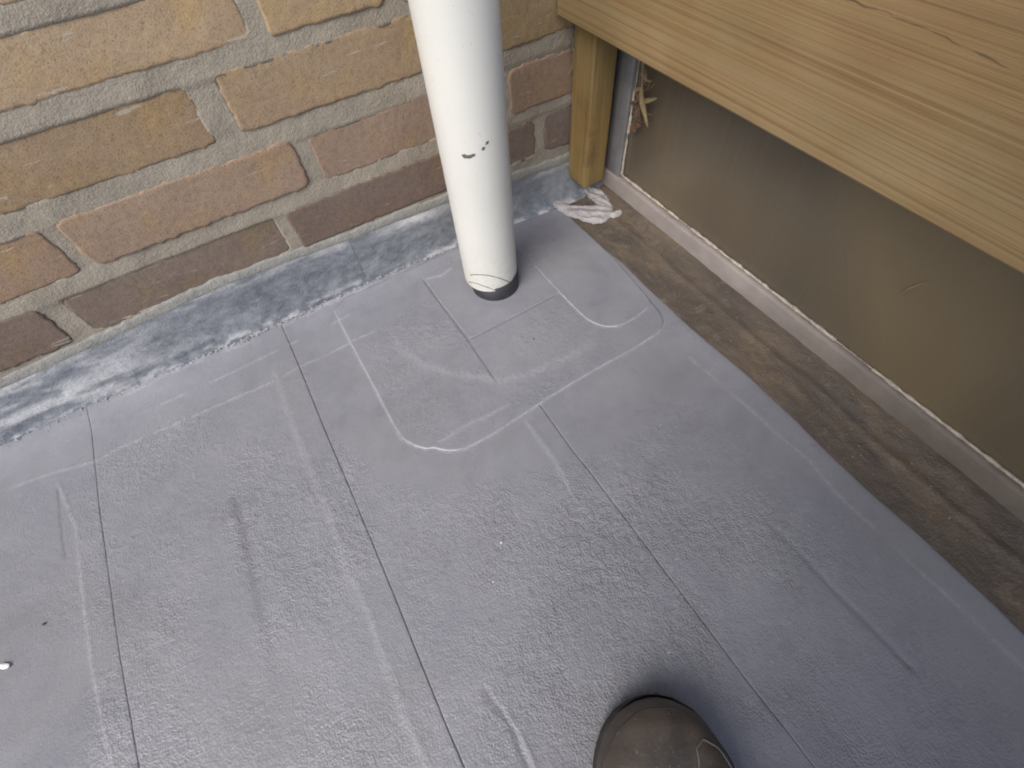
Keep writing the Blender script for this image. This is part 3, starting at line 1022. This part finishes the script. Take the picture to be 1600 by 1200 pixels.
def board_mesh(y0, y1, z0, z1, seed, x0=328.0, x1=348.0):
    """a board with softened arrises and slightly cupped face"""
    nz = 16
    yy = np.linspace(y0, y1, 90)
    r = 2.2
    prof = []
    for a in np.linspace(-90, 0, 5):
        prof.append((x0 + r - r * math.cos(R(a)) if False else x0 + r * (1 - math.cos(R(a))), z0 + r + r * math.sin(R(a))))
    for k in range(1, nz):
        prof.append((x0, z0 + r + (z1 - z0 - 2 * r) * k / nz))
    for a in np.linspace(0, 90, 5):
        prof.append((x0 + r * (1 - math.cos(R(a))), z1 - r + r * math.sin(R(a))))
    prof += [(x1, z1), (x1, z0)]
    prof = np.array(prof)
    V = np.zeros((len(yy), len(prof), 3))
    V[..., 0] = prof[None, :, 0]
    V[..., 1] = yy[:, None]
    V[..., 2] = prof[None, :, 1]
    V[..., 2] += 2.2 * (fbm(yy / 160, yy * 0, seed) - 0.5)[:, None]
    V[..., 0] += 1.2 * (fbm(V[..., 1] / 90, V[..., 2] / 50, seed + 2) - 0.5) * (prof[None, :, 0] < x1 - 1)
    f = [list(map(int, q)) for q in grid_faces(len(yy), len(prof), True, True)]
    n = len(prof)
    f.append(list(range(n))[::-1])
    f.append([(len(yy) - 1) * n + k for k in range(n)])
    return mesh_np('board', V.reshape(-1, 3), f)


bz = [(218, 362)]
for k, (z0, z1) in enumerate(bz):
    b = link('board', board_mesh(-2200, 478, z0, z1, 211 + 7 * k), M['board'], fence)
    if k == 0:
        lower_board = b
    try:
        b.data.set_sharp_from_angle(angle=R(60))
    except Exception:
        pass
for yb in (440, -700, -1500):
    bt = link('batten', box_mesh('batten', 349.5, 381.5, yb, yb + 37, 31, 356, 2.2, (1, 1, 24), 1.0, yb), M['batten'], fence)
# the split in the lower board
cp = [(230, 303.2), (205, 302.6), (184.9, 302.8), (172, 302.0), (163, 303.6), (158.0, 301.6), (140, 302.2), (120.4, 300.2), (104, 299.0), (87.2, 297.0), (60, 295.5), (20, 294.2)]
cp = resample(np.array(cp), 2.0)
w = np.clip(1.2 * fbm(cp[:, 0] / 12, cp[:, 0] * 0, 231) - 0.40, 0.03, 0.4)
w *= np.minimum(1, np.minimum(np.arange(len(cp)), np.arange(len(cp))[::-1]) / 10.0)
cz = cp[:, 1] + 1.6 * (fbm(cp[:, 0] / 6, cp[:, 0] * 0, 233) - 0.5)
bx = 328.0 + 1.2 * (fbm(cp[:, 0] / 90, cz / 50, 213) - 0.5)
V = np.stack([np.stack([bx - 0.25, cp[:, 0], cz - w], -1), np.stack([bx - 0.25, cp[:, 0], cz + w], -1)], 1).reshape(-1, 3)
link('split', mesh_np('split', V, grid_faces(len(cp), 2, True)), M['crack'], lower_board)

# ------------------------------------------------------------------ sealant smear in the corner
seal = link('sealant_smear', None, None)
tag(seal, 'grey-white ridged smear of sealant on the floor under the short batten', 'sealant')


def smear(outline, z, seed, ridge_dir, hgt=4.0):
    ol = resample(chaikin(outline, 2, True), 1.2, True)
    c = ol.mean(0)
    ol = ol + 3.4 * (np.stack([fbm(ol[:, 0] / 3, ol[:, 1] / 3, seed), fbm(ol[:, 0] / 3, ol[:, 1] / 3, seed + 1)], -1) - 0.5)
    t = np.concatenate([np.linspace(0, 0.9, 26), [0.95, 0.98, 1.0, 1.0]])
    P = c + (ol - c)[None] * t[:, None, None]
    u = P[..., 0] * ridge_dir[0] + P[..., 1] * ridge_dir[1]
    v = -P[..., 0] * ridge_dir[1] + P[..., 1] * ridge_dir[0]
    h = hgt * np.sqrt(np.clip(1 - t ** 3, 0, 1))[:, None]
    ridges = np.abs(np.sin(u / 3.6 + 4.0 * fbm(v / 14, u / 14, seed + 4)))
    h = h * (0.35 + 1.0 * ridges ** 2) + 1.5 * (fbm(P[..., 0] / 4, P[..., 1] / 4, seed + 6) - 0.5)
    h[-1] -= 4
    Z = z(P[..., 0], P[..., 1]) + h
    V = np.concatenate([P, Z[..., None]], -1).reshape(-1, 3)
    return mesh_np('smear', V, grid_faces(len(t), len(ol), True, True))


zf = lambda x, y: 8.5 + 0.0 * x + 5.0 * sstep(440, 470, y)
A = [(312, 462), (319, 466), (330, 450), (340, 440), (352, 429), (374, 424), (380, 412), (366, 398), (345, 394), (334, 408), (322, 432)]
B = [(366, 468), (380, 464), (387, 452), (385, 432), (378, 412), (366, 412), (366, 430), (366, 448)]
link('smear', smear(A, zf, 241, (0.62, 0.78), 2.2), M['sealant'], seal)
link('smear', smear(B, zf, 251, (0.95, 0.25), 2.0), M['sealant'], seal)
link('smear', smear([(362, 400), (372, 402), (384, 399), (380, 392), (366, 393)], zf, 255, (0.3, 0.9), 2.5), M['sealant'], seal)

# ------------------------------------------------------------------ dried plant caught behind the batten
plant = link('dried_plant', None, None)
tag(plant, 'tuft of dry straw and brown leaf caught at the corner of the panel', 'dried plant')


def leaf_mesh(name, pts, width, curl=0.6, seed=0):
    pts = resample(chaikin(np.array(pts, float), 2), 1.5)
    n = len(pts)
    T = np.gradient(pts, axis=0)
    T /= np.linalg.norm(T, axis=1, keepdims=True)
    side = np.cross(T, np.array([-0.85, -0.3, 0.2]))
    side /= np.linalg.norm(side, axis=1, keepdims=True)
    up = np.cross(side, T)
    s = np.linspace(0, 1, n)
    w = width / 2 * np.sin(np.pi * np.clip(s * 0.95 + 0.05, 0, 1)) ** 0.7
    V = []
    for k in (-1, -0.5, 0, 0.5, 1):
        wob = 1.0 + 0.5 * (vnoise(s * 9, s * 0 + k, seed) - 0.5)
        V.append(pts + (k * w * wob)[:, None] * side + (curl * abs(k) ** 2 * w)[:, None] * up)
    V = np.stack(V, 1).reshape(-1, 3)
    me = mesh_np(name, V, grid_faces(n, 5))
    return me


link('stalk', tube_mesh('stalk', resample(chaikin(np.array([(389, 408, 185), (390, 406, 165), (388, 400, 150), (389, 394, 138), (388, 385, 128)], float), 2), 2), 1.2, 6), M['straw'], plant)
link('straw_blade', leaf_mesh('straw_blade', [(390, 405, 162), (388, 399, 148), (389, 391, 136), (387, 382, 125)], 6, 0.7, 1), M['straw'], plant)
link('straw_blade', leaf_mesh('straw_blade', [(389, 400, 148), (386, 392, 150), (386, 384, 154), (388, 377, 158)], 4.5, 0.6, 2), M['straw'], plant)
link('straw_blade', leaf_mesh('straw_blade', [(390, 403, 158), (388, 410, 154), (389, 416, 152)], 4.0, 0.6, 3), M['straw'], plant)
link('straw_blade', leaf_mesh('straw_blade', [(390, 404, 172), (387, 397, 168), (388, 390, 170)], 3.5, 0.6, 4), M['straw'], plant)
rs = np.random.RandomState(12)
for k in range(11):
    p = np.array([393, 411, 118]) + rs.uniform(-1, 1, 3) * np.array([2, 7, 26])
    q = p + rs.uniform(-1, 1, 3) * np.array([3, 7, 10])
    mid = (p + q) / 2 + rs.uniform(-3, 3, 3)
    link('brown_leaf', leaf_mesh('brown_leaf', [p, mid, q], rs.uniform(4, 8), rs.uniform(0.5, 1.4), 5 + k), M['leaf'], plant)
rs = np.random.RandomState(5)
for k in range(22):
    p = np.array([391, 404, 145]) + rs.uniform(-1, 1, 3) * np.array([1.5, 10, 28])
    q = p + rs.uniform(-1, 1, 3) * np.array([5, 14, 14])
    mid = (p + q) / 2 + rs.uniform(-4, 4, 3)
    link('fibre', tube_mesh('fibre', resample(chaikin(np.array([p, mid, q]), 2), 1.5), 0.35, 5), M['straw'], plant)

straw = link('straw_wisp', leaf_mesh('straw_wisp', [(401.5, 79, 113), (400.5, 77, 122), (401.5, 73, 131), (402, 70, 135)], 1.8, 0.3, 8), M['straw'])
tag(straw, 'short pale wisp of straw stuck on the brown panel', 'straw')
wisp = link('straw_wisp', tube_mesh('straw_wisp', resample(chaikin(np.array([(350, 470, 205), (345, 474, 190), (347, 470, 175), (343, 474, 160)], float), 2), 2), 0.45, 5), M['straw'])
tag(wisp, 'thin loose straw fibre beside the top of the short batten', 'straw')

# ------------------------------------------------------------------ shoe at the bottom edge
person = empty('person', (-0.056, -0.245, 0.0))
tag(person, 'toe of a dark brown-grey shoe entering at the bottom edge of the picture', 'person')
TIP = np.array([62.0, -42.0])
AXS = np.array([0.50, 0.866])
SIDE = np.array([0.866, -0.50])
BASE = np.array([-56.0, -245.0])


def shoe_pt(s, u, z):
    """s back from the tip, u to the right, z up; relative to the person's empty"""
    p = TIP - BASE - s[..., None] * AXS + u[..., None] * SIDE
    return np.concatenate([p, z[..., None]], -1)


S = np.concatenate([np.linspace(0.0, 1, 22) ** 2 * 60, np.linspace(66, 285, 40)])
wr = np.interp(S, [0, 2, 8, 18, 32, 50, 75, 110, 160, 210, 250, 275, 285], [3, 13, 25, 34, 42, 47, 50, 50, 43, 37, 37, 30, 20])
wl = np.interp(S, [0, 2, 8, 18, 32, 50, 75, 110, 160, 210, 250, 275, 285], [3, 13, 26, 36, 43, 47, 47, 44, 38, 35, 36, 30, 20])
ht = np.interp(S, [0, 1, 5, 14, 30, 50, 80, 120, 160, 185, 285], [19, 26, 35, 43, 48, 50, 55, 72, 95, 112, 118])
ang = np.linspace(0, np.pi, 31)
U = np.zeros((len(S), len(ang)))
Zs = np.zeros_like(U)
for i in range(len(S)):
    ca = np.cos(ang)
    sa = np.sin(ang)
    e = 0.72
    U[i] = np.sign(ca) * np.abs(ca) ** e * np.where(ca > 0, wr[i], wl[i])
    Zs[i] = 13 + (ht[i] - 13) * np.abs(sa) ** 0.8
U += 0.0
V = shoe_pt(np.repeat(S[:, None], len(ang), 1), U, Zs)
upper = link('shoe_upper', mesh_np('shoe_upper', V.reshape(-1, 3), grid_faces(len(S), len(ang), True)), M['shoe'], person)
ol = np.concatenate([np.stack([S, wr + 1.2], -1), np.stack([S[::-1], -(wl[::-1] + 1.2)], -1)])
ol[:, 0] -= np.where(ol[:, 0] < 40, 1.5 * (1 - ol[:, 0] / 40), 0)
n = len(ol)
lay = []
for zl, k in ((4.5, 0.98), (4.5, 1.0), (13, 1.0), (15, 0.985), (15.5, 0.9)):
    lay.append(shoe_pt(ol[:, 0], ol[:, 1] * k, np.full(n, float(zl))))
f = [list(map(int, q)) for q in grid_faces(5, n, False, True)]
f.append(list(range(n)))
link('shoe_sole', mesh_np('shoe_sole', np.concatenate(lay), f), M['sole'], person)


def on_shoe(s, a):
    """point on the upper at s from the tip and angle a (0 right, 180 left)"""
    s = np.asarray(s, float)
    a = np.radians(np.asarray(a, float))
    ca, sa = np.cos(a), np.sin(a)
    W = np.where(ca > 0, np.interp(s, S, wr), np.interp(s, S, wl))
    u = np.sign(ca) * np.abs(ca) ** 0.72 * W
    z = 13 + (np.interp(s, S, ht) - 13) * np.abs(sa) ** 0.8
    return shoe_pt(s, u, z)


sv = np.linspace(0, 1, 50)
link('seam', tube_mesh('seam', on_shoe(np.interp(sv, [0, .3, .45, .55, .7, 1], [75, 40, 26, 22, 27, 60]), np.interp(sv, [0, .3, .45, .55, .7, 1], [78, 78, 72, 60, 42, 18])), 0.7, 6), M['thread'], upper)
link('seam', tube_mesh('seam', on_shoe(np.full(50, 6.0) + 40 * np.abs(sv * 2 - 1) ** 3, 14 + 152 * sv), 0.55, 6), M['sole'], upper)

# the crouching photographer, outside the picture above and behind the shoe
J = dict(
    pelvis=(-170, -680, 430, 135), belly=(-135, -610, 580, 130), chest=(-95, -520, 760, 140), collar=(-65, -455, 900, 95),
    neck=(-50, -420, 965, 58), chin=(-35, -380, 1030, 74), crown=(-28, -370, 1130, 84),
    hip_r=(-75, -710, 440, 98), knee_r=(-30, -215, 505, 66), calf_r=(-60, -270, 330, 60), ankle_r=(-58, -262, 110, 46), heel_r=(-62, -268, 84, 44),
    hip_l=(-255, -630, 440, 98), knee_l=(-270, -290, 500, 66), calf_l=(-292, -375, 330, 60), ankle_l=(-306, -445, 110, 46), heel_l=(-308, -450, 84, 44),
    shoulder_r=(85, -525, 885, 72), elbow_r=(70, -330, 660, 50), wrist_r=(70, -150, 520, 33),
    shoulder_l=(-220, -400, 885, 72), elbow_l=(-190, -240, 680, 50), wrist_l=(-95, -120, 520, 33))
BONES = [('pelvis', 'belly'), ('belly', 'chest'), ('chest', 'collar'), ('collar', 'neck'), ('neck', 'chin'), ('chin', 'crown'),
         ('pelvis', 'hip_r'), ('hip_r', 'knee_r'), ('knee_r', 'calf_r'), ('calf_r', 'ankle_r'), ('ankle_r', 'heel_r'),
         ('pelvis', 'hip_l'), ('hip_l', 'knee_l'), ('knee_l', 'calf_l'), ('calf_l', 'ankle_l'), ('ankle_l', 'heel_l'),
         ('collar', 'shoulder_r'), ('shoulder_r', 'elbow_r'), ('elbow_r', 'wrist_r'),
         ('collar', 'shoulder_l'), ('shoulder_l', 'elbow_l'), ('elbow_l', 'wrist_l')]
for sd, w0, ax, px in (('r', (70, -150, 520), (-0.35, 0.62, -0.25), (0.7, 0.4, 0.1)), ('l', (-95, -120, 520), (0.75, 0.30, -0.25), (-0.35, 0.8, 0.1))):
    ax = np.array(ax) / np.linalg.norm(ax)
    px = np.array(px) / np.linalg.norm(px)
    w0 = np.array(w0, float)
    pm = w0 + ax * 45
    J['palm_' + sd] = (*pm, 24)
    BONES.append(('wrist_' + sd, 'palm_' + sd))
    for k, (off, ln) in enumerate(((-27, 66), (-9, 76), (9, 72), (27, 58))):
        prev = 'palm_' + sd
        for q, (f1, dz) in enumerate(((0.45, 4), (0.85, -14), (1.15, -34))):
            nm2 = 'finger%d%d_%s' % (k, q, sd)
            J[nm2] = (*(pm + px * off * 0.95 + ax * ln * f1 + np.array([0, 0, dz])), 9.5 - q)
            BONES.append((prev, nm2))
            prev = nm2
    prev = 'wrist_' + sd
    for q, (f1, so) in enumerate(((22, 30), (45, 46), (66, 48))):
        nm2 = 'thumb%d_%s' % (q, sd)
        J[nm2] = (*(w0 + ax * f1 - px * so + np.array([0, 0, -6])), 11 - q)
        BONES.append((prev, nm2))
        prev = nm2
keys = list(J)
bv = [tuple((np.array(J[k][:3]) - np.array([BASE[0], BASE[1], 0])) * 0.001) for k in keys]
be = [(keys.index(a), keys.index(b)) for a, b in BONES]
bme = bpy.data.meshes.new('body')
bme.from_pydata(bv, be, [])
bme.update()
body = link('body', bme, M['trouser'], person)
sk = body.modifiers.new('skin', 'SKIN')
sk.use_smooth_shade = True
for k, nm2 in enumerate(keys):
    r_ = J[nm2][3] * 0.001
    bme.skin_vertices[0].data[k].radius = (r_, r_)
    bme.skin_vertices[0].data[k].use_root = nm2 == 'pelvis'
sb = body.modifiers.new('smooth', 'SUBSURF')
sb.levels = 2
sb.render_levels = 2
# the other shoe, further back
for nm2 in ('shoe_upper', 'shoe_sole'):
    src = [c for c in person.children if c.name == nm2][0]
    c = src.copy()
    col.objects.link(c)
    c.parent = person
    c.location = (-0.250, -0.185, 0.0)

# ------------------------------------------------------------------ small bits on the floor


def crumb_mesh(name, r, seed):
    rs = np.random.RandomState(seed)
    n, mrow = 8, 6
    V = []
    for i in range(mrow):
        th = math.pi * i / (mrow - 1)
        for j in range(n):
            a = 2 * math.pi * j / n
            k = r * rs.uniform(0.75, 1.2)
            V.append((k * math.sin(th) * math.cos(a), 0.7 * k * math.sin(th) * math.sin(a), 0.55 * k * math.cos(th)))
    f = [list(map(int, q)) for q in grid_faces(mrow, n, True, True)]
    return mesh_np(name, V, f)


def floor_z(x, y):
    h, _ = floor_fields(np.array([[float(x)]]), np.array([[float(y)]]))
    return float(h[0, 0]) + 0.4


flake = link('glint_flake', crumb_mesh('glint_flake', 4.2, 3), M['white'])  # white chip added to imitate a bright glint on the floor
flake.location = (-0.3655, 0.2400, (floor_z(-365, 240) + 1.2) / 1000)
flake.rotation_euler = (0, 0, R(-35))
flake.scale = (1.3, 0.8, 0.35)
tag(flake, 'small white flake put in for a glint on the floor at the left edge', 'flake')
for k, (x, y, r, mt, lab) in enumerate((
        (26.3, 110.6, 1.5, 'grit', 'white grit crumb on the floor in the middle of the picture'),
        (4.1, 86.7, 1.0, 'grit', 'small pale grit crumb below the white one in mid floor'),
        (170, 284, 0.9, 'darkgrit', 'tiny dark speck on the patch in front of the pipe'),
        (-336.2, 257.8, 1.5, 'darkgrit', 'dark grit crumb on the floor near the left edge'))):
    g = link('grit_crumb', crumb_mesh('grit_crumb', r, 20 + k), M[mt])
    g.location = (x / 1000, y / 1000, (floor_z(x, y) + 0.4 * r + (1.6 if k == 2 else 0)) / 1000)
    tag(g, lab, 'grit')
# loose dirt on the ledge and along the lead: too fine to count
rs = np.random.RandomState(77)
vv, ff = [], []
for k in range(420):
    if k < 260:
        y = rs.uniform(-160, 430)
        s = rs.beta(1.2, 2.6)
        x = float(np.interp(y, np.array(EDGE)[::-1, 1], np.array(EDGE)[::-1, 0])) + 2 + s * 62
        z = 5.5 + 4 * s
    else:
        x = rs.uniform(-370, 160)
        y = float(np.interp(x, *np.array(FLB).T)) - rs.exponential(4) - 1
        z = floor_z(x, y)
    r = rs.uniform(0.3, 0.8) * (1.9 if rs.rand() > 0.95 else 1)
    b = len(vv)
    for d in ((1, 0, 0), (-1, 0, 0), (0, 1, 0), (0, -1, 0), (0, 0, 0.8), (0, 0, -0.8)):
        vv.append((x + d[0] * r * rs.uniform(.6, 1.3), y + d[1] * r * rs.uniform(.6, 1.3), z + d[2] * r * rs.uniform(.6, 1.2)))
    for a in ((0, 2, 4), (2, 1, 4), (1, 3, 4), (3, 0, 4), (2, 0, 5), (1, 2, 5), (3, 1, 5), (0, 3, 5)):
        ff.append([b + q for q in a])
dirt = link('dirt', mesh_np('dirt', vv, ff, False), mat_plain('pale_dirt', (0.34, 0.29, 0.225), 0.9, 0.6, 90))
tag(dirt, 'loose dirt crumbs along the brown ledge and the lead', 'dirt', kind='stuff')
